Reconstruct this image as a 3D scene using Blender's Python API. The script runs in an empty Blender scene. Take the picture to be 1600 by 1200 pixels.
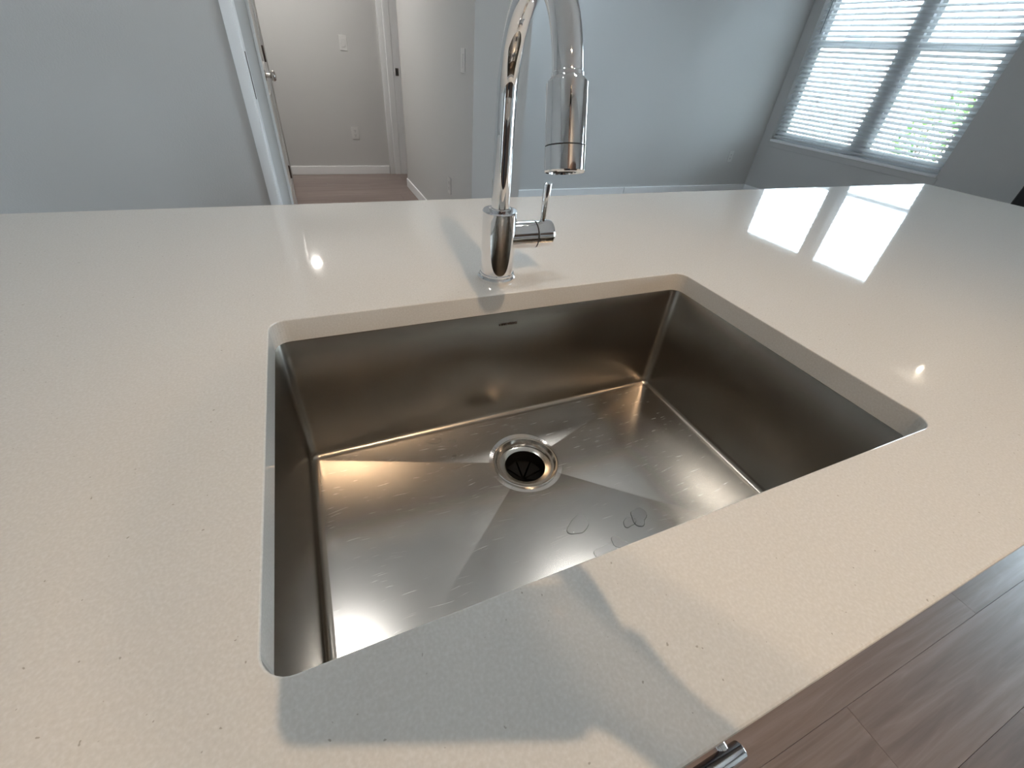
import bpy, bmesh, math, random
from mathutils import Vector, Matrix
random.seed(7)
S = bpy.context.scene
COL = S.collection
R = math.radians

# ------------------------------------------------------------------ camera
CT = 0.91                                   # counter height above the floor
CAM = Vector((0.08061, -0.56627, CT + 0.30223))
RIGHT = Vector((0.91649786, -0.39247934, 0.07740576))
UP = Vector((0.18592006, 0.58922469, 0.78628748))
FWD = Vector((0.35421097, 0.70623951, -0.61299294))
cd = bpy.data.cameras.new('camera')
cam = bpy.data.objects.new('camera', cd); COL.objects.link(cam)
cd.sensor_fit = 'HORIZONTAL'; cd.sensor_width = 36.0; cd.lens = 662.814 / 1600 * 36.0
cd.clip_start = 0.01; cd.clip_end = 200
m = Matrix.Identity(4)
for i in range(3):
    m[i][0] = RIGHT[i]; m[i][1] = UP[i]; m[i][2] = -FWD[i]; m[i][3] = CAM[i]
cam.matrix_world = m
S.camera = cam

# ------------------------------------------------------------------ world, sun, portal, exposure
W = bpy.data.worlds.new('world'); S.world = W; W.use_nodes = True
bg = W.node_tree.nodes['Background']
bg.inputs['Color'].default_value = (0.76, 0.90, 1.0, 1); bg.inputs['Strength'].default_value = 7.5
sd = bpy.data.lights.new('sun', 'SUN'); sd.energy = 4.5; sd.color = (1, .95, .86); sd.angle = R(1)
sun = bpy.data.objects.new('sun', sd); COL.objects.link(sun)
sun.rotation_euler = Vector((0.45, -0.45, -0.77)).to_track_quat('-Z', 'Y').to_euler()
sun.location = (8, 8, 12)
pd = bpy.data.lights.new('window_portal', 'AREA'); pd.shape = 'RECTANGLE'; pd.size = 1.86; pd.size_y = 1.76
pd.cycles.is_portal = True
po = bpy.data.objects.new('window_portal', pd); COL.objects.link(po)
po.location = (5.62, 2.72, 1.505)
po2 = bpy.data.objects.new('patio_portal', pd.copy()); COL.objects.link(po2); po2.data.size = 2.3; po2.data.size_y = 2.08; po2.location = (5.62, -1.25, 1.04)
po.rotation_euler = po2.rotation_euler = Vector((-1, 0, 0)).to_track_quat('-Z', 'Z').to_euler()
vs = S.view_settings
vs.view_transform = 'Standard'; vs.look = 'None'; vs.gamma = 1.0; vs.use_curve_mapping = False
vs.exposure = 1.35
cy = S.cycles; cy.max_bounces = 9; cy.diffuse_bounces = 5; cy.glossy_bounces = 5; cy.transmission_bounces = 6; cy.transparent_max_bounces = 10
TRACK_A, TRACK_B, ISLAND_L, HALL_L, DINE_L, LIVING_FILL = 2600, 380, 46, 580, 50, 34

# ------------------------------------------------------------------ materials
def mat(name, col, rough=.5, metal=0., **kw):
    M = bpy.data.materials.new(name); M.use_nodes = True
    b = M.node_tree.nodes['Principled BSDF']
    b.inputs['Base Color'].default_value = (*col, 1); b.inputs['Roughness'].default_value = rough
    b.inputs['Metallic'].default_value = metal
    for k, v in kw.items(): b.inputs[k.replace('_', ' ')].default_value = v
    return M
def nodes(M): return M.node_tree.nodes, M.node_tree.links, M.node_tree.nodes['Principled BSDF']
def noise(M, scale, detail=2, vec=None, rough=.5):
    n, l, b = nodes(M); t = n.new('ShaderNodeTexNoise')
    t.inputs['Scale'].default_value = scale; t.inputs['Detail'].default_value = detail; t.inputs['Roughness'].default_value = rough
    if vec: l.new(vec, t.inputs['Vector'])
    return t
def coords(M, scale=(1, 1, 1), kind='Object', rotz=0.):
    n, l, b = nodes(M); c = n.new('ShaderNodeTexCoord'); mp = n.new('ShaderNodeMapping')
    mp.inputs['Scale'].default_value = scale; mp.inputs['Rotation'].default_value = (0, 0, rotz)
    l.new(c.outputs[kind], mp.inputs['Vector']); return mp.outputs['Vector']
def ramp(M, src, stops):
    n, l, b = nodes(M); r = n.new('ShaderNodeValToRGB'); e = r.color_ramp.elements
    while len(e) < len(stops): e.new(0.5)
    for i, (p, c) in enumerate(stops):
        e[i].position = p; e[i].color = (*c, 1) if len(c) == 3 else c
    l.new(src, r.inputs['Fac']); return r.outputs['Color']
def bump(M, src, strength, dist=.001):
    n, l, b = nodes(M); bp = n.new('ShaderNodeBump'); bp.inputs['Strength'].default_value = strength
    bp.inputs['Distance'].default_value = dist; l.new(src, bp.inputs['Height']); l.new(bp.outputs['Normal'], b.inputs['Normal'])
def mixc(M, fac, a, c, mode='MIX'):
    n, l, b = nodes(M); x = n.new('ShaderNodeMix'); x.data_type = 'RGBA'; x.blend_type = mode
    for s, v in ((0, fac), (6, a), (7, c)):
        if hasattr(v, 'is_output'): l.new(v, x.inputs[s])
        elif s == 0: x.inputs[0].default_value = v
        else: x.inputs[s].default_value = (*v, 1)
    return x.outputs[2]
def base(M, src): n, l, b = nodes(M); l.new(src, b.inputs['Base Color'])
def emit(name, col, strength):
    M = mat(name, (.8, .8, .8)); b = M.node_tree.nodes['Principled BSDF']
    b.inputs['Emission Color'].default_value = (*col, 1); b.inputs['Emission Strength'].default_value = strength
    return M

WALL = mat('painted_drywall', (.57, .57, .565), .75, Specular_IOR_Level=.25)
t = noise(WALL, 170, 3, coords(WALL)); bump(WALL, t.outputs['Fac'], .35, .0015)
CEIL = mat('ceiling_paint', (.85, .85, .84), .85)
TRIM = mat('white_trim_paint', (.88, .89, .90), .35)
DOORP = mat('door_paint', (.74, .735, .71), .38)
QUARTZ = mat('white_quartz', (.72, .705, .665), .085, Specular_IOR_Level=.4)
v = coords(QUARTZ)
t1 = noise(QUARTZ, 420, 1, v); t2 = noise(QUARTZ, 60, 3, v); t3 = noise(QUARTZ, 260, 1, v)
cq = ramp(QUARTZ, t1.outputs['Fac'], [(.25, (.59, .578, .55)), (.5, (.62, .608, .58)), (.75, (.66, .652, .63))])
cq2 = ramp(QUARTZ, t3.outputs['Fac'], [(.775, (1, 1, 1)), (.81, (.62, .60, .57))])
base(QUARTZ, mixc(QUARTZ, 1.0, cq, cq2, 'MULTIPLY'))
n_, l_, b_ = nodes(QUARTZ)
rr = n_.new('ShaderNodeMapRange'); rr.inputs['To Min'].default_value = .02; rr.inputs['To Max'].default_value = .05
l_.new(t2.outputs['Fac'], rr.inputs['Value']); l_.new(rr.outputs[0], b_.inputs['Roughness'])
CHROME = mat('chrome', (.86, .86, .87), .035, 1.0)
NICKEL = mat('satin_nickel', (.60, .56, .52), .25, 1.0)
DARKMETAL = mat('dark_bronze_metal', (.16, .13, .115), .35, 1.0)
GROOVE = mat('dark_groove', (.02, .02, .02), .6)
RUBBER = mat('black_rubber', (.003, .003, .003), .7, Specular_IOR_Level=.15)
POLISH = mat('polished_steel', (.72, .70, .66), .14, 1.0)

STEEL = mat('brushed_stainless', (.40, .37, .34), .27, 1.0)
va = coords(STEEL); ta = noise(STEEL, 9, 4, va, .6)
base(STEEL, ramp(STEEL, ta.outputs['Fac'], [(.3, (.33, .30, .265)), (.7, (.39, .36, .32))]))
n_, l_, b_ = nodes(STEEL)
# scratched floor of the bowl: fine arcs around the drain
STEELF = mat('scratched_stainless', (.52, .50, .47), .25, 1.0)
n_, l_, b_ = nodes(STEELF)
vf = coords(STEELF)
nw = noise(STEELF, 7, 2, vf)
vm = n_.new('ShaderNodeVectorMath'); vm.operation = 'SCALE'; vm.inputs['Scale'].default_value = .035
l_.new(nw.outputs['Color'], vm.inputs[0])
vadd = n_.new('ShaderNodeVectorMath'); vadd.operation = 'ADD'; l_.new(vf, vadd.inputs[0]); l_.new(vm.outputs[0], vadd.inputs[1])
def scratch(rot, sx, sy, lo, hi):
    mp = n_.new('ShaderNodeMapping'); mp.inputs['Rotation'].default_value = (0, 0, rot); mp.inputs['Scale'].default_value = (sx, sy, 1)
    l_.new(vadd.outputs[0], mp.inputs['Vector'])
    vo = n_.new('ShaderNodeTexNoise'); vo.inputs['Scale'].default_value = 1; vo.inputs['Detail'].default_value = 2
    l_.new(mp.outputs[0], vo.inputs['Vector'])
    return ramp(STEELF, vo.outputs['Fac'], [(lo, (0, 0, 0)), (hi, (1, 1, 1))])
sa = scratch(.5, 22, 1300, .69, .76); sb = scratch(2.2, 18, 1200, .70, .77); sc_ = scratch(1.3, 16, 1250, .71, .77)
sm = mixc(STEELF, 1.0, mixc(STEELF, 1.0, sa, sb, 'ADD'), sc_, 'ADD')
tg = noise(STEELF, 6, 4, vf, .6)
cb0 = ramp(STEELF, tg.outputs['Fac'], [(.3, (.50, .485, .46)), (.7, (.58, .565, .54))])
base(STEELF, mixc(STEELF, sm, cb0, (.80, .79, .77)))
r2 = n_.new('ShaderNodeMapRange'); r2.inputs['To Min'].default_value = .20; r2.inputs['To Max'].default_value = .32
l_.new(sm, r2.inputs['Value']); l_.new(r2.outputs[0], b_.inputs['Roughness'])

WATER = bpy.data.materials.new('water'); WATER.use_nodes = True
wn, wl_ = WATER.node_tree.nodes, WATER.node_tree.links; wn.remove(wn['Principled BSDF'])
wt = wn.new('ShaderNodeBsdfTransparent'); wt.inputs[0].default_value = (1, 1, 1, 1); wg = wn.new('ShaderNodeBsdfGlossy'); wg.inputs['Roughness'].default_value = .03
wf_ = wn.new('ShaderNodeFresnel'); wf_.inputs[0].default_value = 1.33; wm = wn.new('ShaderNodeMixShader')
wl_.new(wf_.outputs[0], wm.inputs[0]); wl_.new(wt.outputs[0], wm.inputs[1]); wl_.new(wg.outputs[0], wm.inputs[2]); wl_.new(wm.outputs[0], wn['Material Output'].inputs[0])
PLASTIC = mat('white_plastic', (.66, .66, .65), .35)
SLOT = mat('slot_dark', (.05, .05, .05), .6)
VINYL = mat('white_vinyl', (.80, .82, .84), .4)
SLAT = mat('white_slat', (.70, .71, .72), .45)
n_, l_, b_ = nodes(SLAT)
tr_ = n_.new('ShaderNodeBsdfTranslucent'); tr_.inputs[0].default_value = (.93, .95, .96, 1)
mx_ = n_.new('ShaderNodeMixShader'); mx_.inputs[0].default_value = .30
l_.new(b_.outputs[0], mx_.inputs[1]); l_.new(tr_.outputs[0], mx_.inputs[2]); l_.new(mx_.outputs[0], n_['Material Output'].inputs[0])
CORD = mat('ladder_cord', (.55, .58, .60), .8)
BLACK = mat('black_enamel', (.008, .008, .009), .25)
BROWN = mat('brown_cabinet', (.125, .082, .060), .45)
t = noise(BROWN, 3, 5, coords(BROWN, (30, 30, 1.5)), .6)
base(BROWN, ramp(BROWN, t.outputs['Fac'], [(.3, (.10, .064, .046)), (.7, (.155, .10, .074))]))
GREY_TOP = mat('grey_worktop', (.55, .54, .52), .2)

GLASS = bpy.data.materials.new('pane_glass'); GLASS.use_nodes = True
gn, gl = GLASS.node_tree.nodes, GLASS.node_tree.links
gn.remove(gn['Principled BSDF'])
gt = gn.new('ShaderNodeBsdfTransparent'); gt.inputs[0].default_value = (.93, .96, .97, 1)
gg = gn.new('ShaderNodeBsdfGlossy'); gg.inputs['Roughness'].default_value = .0
gf = gn.new('ShaderNodeFresnel'); gf.inputs[0].default_value = 1.5
gm = gn.new('ShaderNodeMixShader'); gl.new(gf.outputs[0], gm.inputs[0]); gl.new(gt.outputs[0], gm.inputs[1]); gl.new(gg.outputs[0], gm.inputs[2])
gl.new(gm.outputs[0], gn['Material Output'].inputs[0])

WOOD = mat('grey_oak_plank', (.2, .16, .14), .33)
n_, l_, b_ = nodes(WOOD)
oi = n_.new('ShaderNodeObjectInfo'); tc = n_.new('ShaderNodeTexCoord')
cm = n_.new('ShaderNodeCombineXYZ')
ml = n_.new('ShaderNodeMath'); ml.operation = 'MULTIPLY'; ml.inputs[1].default_value = 37.0
l_.new(oi.outputs['Random'], ml.inputs[0])
for k in range(3): l_.new(ml.outputs[0], cm.inputs[k])
va_ = n_.new('ShaderNodeVectorMath'); va_.operation = 'ADD'; l_.new(tc.outputs['Object'], va_.inputs[0]); l_.new(cm.outputs[0], va_.inputs[1])
mp = n_.new('ShaderNodeMapping'); mp.inputs['Scale'].default_value = (1.0, 20, 1); l_.new(va_.outputs[0], mp.inputs['Vector'])
w1 = noise(WOOD, 1.6, 6, mp.outputs[0], .62)
mp2 = n_.new('ShaderNodeMapping'); mp2.inputs['Scale'].default_value = (.55, 6, 1); l_.new(va_.outputs[0], mp2.inputs['Vector'])
wl = noise(WOOD, 1.3, 2, mp2.outputs[0], .5)
wv = n_.new('ShaderNodeMath'); wv.operation = 'MULTIPLY'; wv.inputs[1].default_value = 22.0; l_.new(wl.outputs['Fac'], wv.inputs[0])
wf = n_.new('ShaderNodeMath'); wf.operation = 'FRACT'; l_.new(wv.outputs[0], wf.inputs[0])
grain = ramp(WOOD, wf.outputs[0], [(0, (1, 1, 1)), (.25, (.86, .85, .84)), (.7, (.93, .92, .92)), (.95, (1.12, 1.11, 1.10)), (1, (1, 1, 1))])
wc = ramp(WOOD, w1.outputs['Fac'], [(.25, (.185, .140, .120)), (.5, (.255, .20, .178)), (.75, (.34, .275, .25))])
wcol = mixc(WOOD, .45, wc, grain, 'MULTIPLY')
tone = ramp(WOOD, oi.outputs['Random'], [(0, (.86, .85, .85)), (1, (1.12, 1.12, 1.14))])
base(WOOD, mixc(WOOD, 1.0, wcol, tone, 'MULTIPLY'))
bump(WOOD, w1.outputs['Fac'], .12, .001)

# ------------------------------------------------------------------ mesh helpers
ORG = {}
def link(name, me, parent=None, origin=None):
    """mesh coordinates are given in world space; the object's origin is its thing's base"""
    o = bpy.data.objects.new(name, me); COL.objects.link(o)
    if parent is not None:
        o.parent = parent; org = ORG[parent]
    else:
        org = Vector(origin) if origin is not None else Vector((0, 0, 0)); o.location = org
    if org.length: me.transform(Matrix.Translation(-org))
    ORG[o] = org.copy()
    return o
def fin(bm, name, M, parent=None, origin=None, smooth=None):
    me = bpy.data.meshes.new(name); bmesh.ops.recalc_face_normals(bm, faces=bm.faces[:]); bm.to_mesh(me); bm.free()
    for x in (M if isinstance(M, (list, tuple)) else [M]): me.materials.append(x)
    if smooth is not None:
        for p in me.polygons: p.use_smooth = True
        me.set_sharp_from_angle(angle=R(smooth))
    if parent is None and origin is None:
        xs = [v.co for v in me.vertices]
        lo = Vector([min(c[i] for c in xs) for i in range(3)]); hi = Vector([max(c[i] for c in xs) for i in range(3)])
        origin = ((lo.x + hi.x) / 2, (lo.y + hi.y) / 2, lo.z)
    return link(name, me, parent, origin)
def bbox(bm, x0, x1, y0, y1, z0, z1, bev=0, seg=1):
    r = bmesh.ops.create_cube(bm, size=1); vs_ = r['verts']
    for v in vs_:
        v.co = Vector((x0 + (x1 - x0) * (v.co.x + .5), y0 + (y1 - y0) * (v.co.y + .5), z0 + (z1 - z0) * (v.co.z + .5)))
    if bev:
        es = list({e for v in vs_ for e in v.link_edges})
        bmesh.ops.bevel(bm, geom=es, offset=bev, segments=seg, affect='EDGES', profile=.6)
def box(name, x0, x1, y0, y1, z0, z1, M, parent=None, bev=0, seg=1, origin=None):
    bm = bmesh.new(); bbox(bm, x0, x1, y0, y1, z0, z1, bev, seg)
    return fin(bm, name, M, parent, origin, 35 if bev else None)
def frame_of(d):
    d = Vector(d).normalized(); a = Vector((0, 0, 1)) if abs(d.z) < .9 else Vector((1, 0, 0))
    u = d.cross(a).normalized(); return u, d.cross(u).normalized(), d
def rings(bm, rs, cap0=True, cap1=True, close=True):
    V = [[bm.verts.new(p) for p in r] for r in rs]; fs = []
    for a, b in zip(V, V[1:]):
        n = len(a)
        for i in range(n if close else n - 1): fs.append(bm.faces.new((a[i], a[(i + 1) % n], b[(i + 1) % n], b[i])))
    if cap0: bm.faces.new(V[0][::-1])
    if cap1: bm.faces.new(V[-1])
    return V, fs
def lathe(bm, o, d, prof, n=48, cap0=True, cap1=True):
    """prof: list of (radius, distance along d)"""
    u, w, d = frame_of(d); o = Vector(o)
    rs = [[o + d * t + (u * math.cos(2 * math.pi * k / n) + w * math.sin(2 * math.pi * k / n)) * max(r, 1e-5) for k in range(n)] for r, t in prof]
    rings(bm, rs, cap0, cap1)
def turned(name, o, d, prof, M, parent=None, n=48, smooth=40, cap0=True, cap1=True, origin=None):
    bm = bmesh.new(); lathe(bm, o, d, prof, n, cap0, cap1); return fin(bm, name, M, parent, origin, smooth)
def tube(bm, pts, rad, n=20):
    pts = [Vector(p) for p in pts]; rs = []
    T = (pts[1] - pts[0]).normalized(); u, w, _ = frame_of(T)
    for i, p in enumerate(pts):
        t = (pts[min(i + 1, len(pts) - 1)] - pts[max(i - 1, 0)]).normalized()
        q = T.rotation_difference(t); u = q @ u; w = q @ w; T = t
        r = rad[i] if isinstance(rad, (list, tuple)) else rad
        rs.append([p + (u * math.cos(2 * math.pi * k / n) + w * math.sin(2 * math.pi * k / n)) * r for k in range(n)])
    rings(bm, rs)
def empty(name, loc):
    o = bpy.data.objects.new(name, None); COL.objects.link(o); o.location = loc; o.empty_display_size = .05
    ORG[o] = Vector(loc); return o
def tag(o, label, cat, group=None, kind=None):
    o['label'] = label; o['category'] = cat
    if group: o['group'] = group
    if kind: o['kind'] = kind
    return o
def st(o, label, cat): return tag(o, label, cat, kind='structure')
def copy_tree(o, parent=None):
    c = o.copy(); COL.objects.link(c); c.parent = parent; ORG[c] = ORG[o]
    for ch in [x for x in o.children]: copy_tree(ch, c)
    return c
def rrect(x0, x1, y0, y1, r, z, m=8):
    out = []
    for cx, cy, a0 in ((x1 - r, y1 - r, 0), (x0 + r, y1 - r, 90), (x0 + r, y0 + r, 180), (x1 - r, y0 + r, 270)):
        for k in range(m + 1):
            a = R(a0 + 90 * k / m); out.append(Vector((cx + r * math.cos(a), cy + r * math.sin(a), z)))
    return out

# ------------------------------------------------------------------ room shell
XW, XL, XR, YB = 5.415, -.048, 1.071, 4.93        # window wall, hall left, hall right, hall back
YLIV, YP, YL, ZC, ZH = 3.78, 2.282, 1.68, 2.74, 2.44
XMIN, YMIN = -3.0, -2.75
fl = st(box('floor', XMIN - .15, XW + .16, YMIN - .15, YB + .13, -.12, -.008, SLOT), 'grey-brown wood plank floor of the kitchen and hall', 'floor')
PW, PL = .18, 1.22
full = None
cnt = 0
row = 0; y = -.62 - PW * 11
while y < YB:
    off = 1.677 - 4 * PL + [0, .47, .83, .22, 1.03, .61][(row - 11) % 6]
    while off > XMIN: off -= PL
    x = off
    y0, y1 = max(y, YMIN), min(y + PW, YB)
    while x < XW:
        x0, x1 = max(x, XMIN), min(x + PL, XW)
        vis = (y1 < 1.7 and x1 > -.6 and x0 < 4.6) or (y0 >= 1.4 and x1 > XL - .1 and x0 < 1.4) or (y1 < 3.8 and y0 > -.6 and x0 > .5)
        if x1 - x0 > .03 and y1 - y0 > .02 and vis:
            cx, cy = (x0 + x1) / 2, (y0 + y1) / 2
            L, Wd = x1 - x0, y1 - y0
            if abs(L - PL) < 1e-4 and abs(Wd - PW) < 1e-4 and full:
                p = bpy.data.objects.new('plank', full); COL.objects.link(p)
            else:
                bm = bmesh.new(); g = .0002
                a = [Vector((s * (L / 2 - g), t_ * (Wd / 2 - g), -.008)) for s, t_ in ((-1, -1), (1, -1), (1, 1), (-1, 1))]
                b = [v + Vector((0, 0, .0073)) for v in a]
                c = [Vector((s * (L / 2 - .0006), t_ * (Wd / 2 - .0006), 0)) for s, t_ in ((-1, -1), (1, -1), (1, 1), (-1, 1))]
                rings(bm, [a, b, c], cap0=False)
                me = bpy.data.meshes.new('plank'); bmesh.ops.recalc_face_normals(bm, faces=bm.faces[:]); bm.to_mesh(me); bm.free(); me.materials.append(WOOD)
                if abs(L - PL) < 1e-4 and abs(Wd - PW) < 1e-4: full = me
                p = bpy.data.objects.new('plank', me); COL.objects.link(p)
            p.parent = fl; p.location = Vector((cx, cy, 0)) - ORG[fl]; cnt += 1
        x += PL
    y += PW; row += 1
# the floor where no plank shows (behind the cabinets, in the next room)
box('subfloor_sheet', XMIN, XW, YMIN, YB, -.0079, -.0065, WOOD, fl)

st(box('ceiling', XMIN - .15, XW + .16, YMIN - .15, YB + .13, ZC, ZC + .12, CEIL), 'white painted ceiling over the kitchen and living room', 'ceiling')
st(box('wall_left', XMIN, XL, YL, YL + .12, 0, ZC, WALL), 'large blank grey wall at the left behind the island', 'wall')
# hall left wall with the door opening
bm = bmesh.new()
bbox(bm, XL - .12, XL, YL + .12, 2.93, 0, ZC); bbox(bm, XL - .12, XL, 3.77, YB, 0, ZC); bbox(bm, XL - .12, XL, 2.93, 3.77, 2.06, ZC)
st(fin(bm, 'wall_hall_left', WALL), 'narrow hall wall holding the panelled white door', 'wall')
st(box('wall_hall_back', XL - .12, 2.3, YB, YB + .12, 0, ZC, WALL), 'grey end wall of the hall with switch and outlet', 'wall')
bm = bmesh.new()
bbox(bm, XR, 1.414, YP, YLIV + .12, 0, ZC); bbox(bm, XR, XR + .12, YLIV + .12, 4.353, 0, ZC); bbox(bm, XR, XR + .12, 4.353, YB, 2.06, ZC)
st(fin(bm, 'wall_hall_right', WALL), 'hall side wall ending in the pale pillar behind the faucet', 'wall')
st(box('wall_back', 1.414, XW, YLIV, YLIV + .12, 0, ZC, WALL), 'bluish day-lit living room wall behind the spray head', 'wall')
bm = bmesh.new()
WY0, WY1, WZ0, WZ1 = 1.79, 3.65, .625, 2.385
bbox(bm, XW, XW + .16, YMIN, -2.40, 0, ZC); bbox(bm, XW, XW + .16, -2.40, -.10, 2.08, ZC); bbox(bm, XW, XW + .16, -.10, WY0, 0, ZC); bbox(bm, XW, XW + .16, WY1, YB + .1, 0, ZC)
bbox(bm, XW, XW + .16, WY0, WY1, 0, WZ0); bbox(bm, XW, XW + .16, WY0, WY1, WZ1, ZC)
st(fin(bm, 'wall_window', WALL), 'shaded grey wall around the blind-covered window', 'wall')
bm = bmesh.new(); KW = ((-2.5, -1.95, .05),); KZ1 = 2.35
bbox(bm, XMIN, XW, YMIN - .12, YMIN, KZ1, ZC)
for a, b in ((XMIN, KW[0][0]), (KW[0][1], XW)): bbox(bm, a, b, YMIN - .12, YMIN, 0, KZ1)
for a, b, KZ0 in KW: bbox(bm, a, b, YMIN - .12, YMIN, 0, KZ0)
st(fin(bm, 'wall_kitchen', WALL), 'kitchen wall behind the photographer', 'wall')
for k, (a, b, KZ0) in enumerate(KW):  # unseen window, added so daylight from behind brightens the left wall
    w_ = empty('window_%d' % (k + 2), ((a + b) / 2, YMIN - .06, KZ0)); st(w_, ('added tall glazed window left of the cabinets, brightening the left wall', 'added fill window right of the cabinets')[k], 'window')
    for nm, x0, x1, z0, z1 in (('frame_sill', a, b, KZ0, KZ0 + .05), ('frame_head', a, b, KZ1 - .05, KZ1), ('frame_jamb', a, a + .05, KZ0 + .05, KZ1 - .05), ('frame_jamb', b - .05, b, KZ0 + .05, KZ1 - .05), ('meeting_rail', a + .05, b - .05, 1.66, 1.71)):
        box(nm, x0, x1, YMIN - .09, YMIN - .04, z0, z1, TRIM, w_, .003)
    for z0, z1 in ((KZ0 + .05, 1.66), (1.71, KZ1 - .05)): box('pane', a + .05, b - .05, YMIN - .067, YMIN - .063, z0, z1, GLASS, w_)
    pk = bpy.data.lights.new('kitchen_portal', 'AREA'); pk.shape = 'RECTANGLE'; pk.size = b - a; pk.size_y = KZ1 - KZ0; pk.cycles.is_portal = True
    ok_ = bpy.data.objects.new('kitchen_portal', pk); COL.objects.link(ok_); ok_.location = ((a + b) / 2, YMIN - .14, (KZ0 + KZ1) / 2); ok_.rotation_euler = (R(90), 0, 0)
    ok_.rotation_euler = Vector((0, 1, 0)).to_track_quat('-Z', 'Z').to_euler()
st(box('wall_far_left', XMIN - .12, XMIN, YMIN, YL + .12, 0, ZC, WALL), 'side wall closing the kitchen at far left', 'wall')
st(box('wall_bedroom', 2.2, 2.32, YLIV + .12, YB, 0, ZC, WALL), 'wall of the room beyond the hall doorway', 'wall')
st(box('wall_hall_soffit', XL, XR, YL + .3, YB, ZH, ZH + .04, CEIL), 'lowered white ceiling of the hall', 'ceiling')

def baseboard(name, x0, x1, y0, y1, label):
    bm = bmesh.new(); bbox(bm, x0, x1, y0, y1, 0, .084, .003); return st(fin(bm, name, TRIM, None, None, 35), label, 'baseboard')
baseboard('baseboard_hall_back', XL, .985, YB - .014, YB, 'white baseboard along the hall end wall')
baseboard('baseboard_hall_right', XR - .014, XR, YP, 4.345, 'white baseboard of the hall side wall')
baseboard('baseboard_pillar', XR - .014, 1.414, YP - .014, YP, 'white baseboard under the pale pillar')
baseboard('baseboard_back_left_run', 1.414, 3.46, YLIV - .014, YLIV, 'white living room baseboard, run left of the joint')
baseboard('baseboard_back_right_run', 3.464, XW, YLIV - .014, YLIV, 'white living room baseboard, run next to the window corner')
baseboard('baseboard_window', XW - .014, XW, 1.0, YLIV - .014, 'white baseboard below the window')
baseboard('baseboard_left', -2.9, -.09, YL - .014, YL, 'white baseboard of the blank left wall')

# casing at the end of the left wall
tr = empty('trim_1', (-.066, YL, 0)); st(tr, 'white casing at the right end of the blank left wall', 'trim')
bm = bmesh.new(); bbox(bm, -.086, -.050, YL - .016, YL, 0, 2.74, .003, 2); fin(bm, 'casing_board', TRIM, tr, None, 35)
box('jamb_board', -.052, XL + .004, YL - .010, YL + .115, 0, 2.74, TRIM, tr, .002)
box('strike_plate', XL + .004, XL + .006, YL + .01, YL + .035, .99, 1.14, DARKMETAL, tr)

# hall door (closed, in the hall left wall)
d1 = empty('door_1', (XL - .02, 3.35, 0)); st(d1, 'white panelled hall door with nickel knob and dark hinges', 'door')
def panel_door(x, y0, y1, z0, z1, par):
    """slab with two recessed moulded panels on the +x face"""
    bm = bmesh.new(); bbox(bm, x - .035, x - .008, y0, y1, z0, z1)
    s = .115
    bbox(bm, x - .008, x, y0, y0 + s, z0, z1); bbox(bm, x - .008, x, y1 - s, y1, z0, z1)
    for a, b in ((z0, z0 + .22), (z0 + .86, z0 + 1.00), (z1 - .12, z1)): bbox(bm, x - .008, x, y0 + s, y1 - s, a, b)
    o = fin(bm, 'door_leaf', DOORP, par)
    for a, b in ((z0 + .22, z0 + .86), (z0 + 1.00, z1 - .12)):
        bm = bmesh.new(); A = (y0 + s, y1 - s, a, b)
        def rg(i, dx): return [Vector((x + dx, yy, zz)) for yy, zz in ((A[0] + i, A[2] + i), (A[1] - i, A[2] + i), (A[1] - i, A[3] - i), (A[0] + i, A[3] - i))]
        rings(bm, [rg(0, -.001), rg(.006, .004), rg(.016, .001), rg(.022, -.007), rg(.05, -.002)], cap0=False)
        fin(bm, 'door_panel', DOORP, o, None, 25)
    return o
panel_door(XL + .006, 2.955, 3.745, .012, 2.035, d1)
for y0, y1 in ((2.935, 2.953), (3.747, 3.765)): box('jamb', XL - .115, XL + .006, y0, y1, 0, 2.055, TRIM, d1)
for y0, y1 in ((2.875, 2.937), (3.763, 3.825)):
    bm = bmesh.new(); bbox(bm, XL + .0005, XL + .016, y0, y1, 0, 2.10, .003, 2); fin(bm, 'casing', TRIM, d1, None, 35)
for zc in (.28, 1.07, 1.84):
    h = turned('hinge', (XL + .013, 3.752, zc - .045), (0, 0, 1), [(.004, -.004), (.0075, 0), (.0075, .09), (.004, .094)], DARKMETAL, d1, 16)
    box('hinge_leaf', XL + .004, XL + .0085, 3.715, 3.752, zc - .045, zc + .045, DARKMETAL, h)
kb = turned('rose', (XL + .006, 3.035, .985), (1, 0, 0), [(.033, 0), (.033, .004), (.026, .010), (.012, .013), (.012, .035)], NICKEL, d1, 32)
turned('knob', (XL + .041, 3.035, .985), (1, 0, 0), [(.012, 0), (.022, .004), (.028, .014), (.028, .022), (.022, .030), (.008, .033)], NICKEL, kb, 32)

# cased doorway at the right of the hall end wall
d2 = empty('door_2', (1.09, YB - .03, 0)); st(d2, 'white doorway jamb with steel strike plate at the end of the hall', 'door')
bm = bmesh.new(); bbox(bm, .992, 1.046, YB - .024, YB, 0, 2.12, .004, 2); fin(bm, 'casing', TRIM, d2, None, 35)
box('door_stop', 1.046, 1.110, YB - .034, YB, 0, 2.10, TRIM, d2, .003)
box('jamb', 1.110, 1.20, YB - .030, YB, 0, 2.08, TRIM, d2, .002)
sp = box('strike_plate', 1.128, 1.160, YB - .032, YB - .030, .935, 1.0, NICKEL, d2, .0008)
box('strike_hole', 1.138, 1.150, YB - .0325, YB - .0318, .952, .983, SLOT, sp)
bm = bmesh.new(); bbox(bm, XR - .0, XR + .12, 4.345, 4.353, 0, 2.06); fin(bm, 'near_jamb', TRIM, d2)

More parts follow.
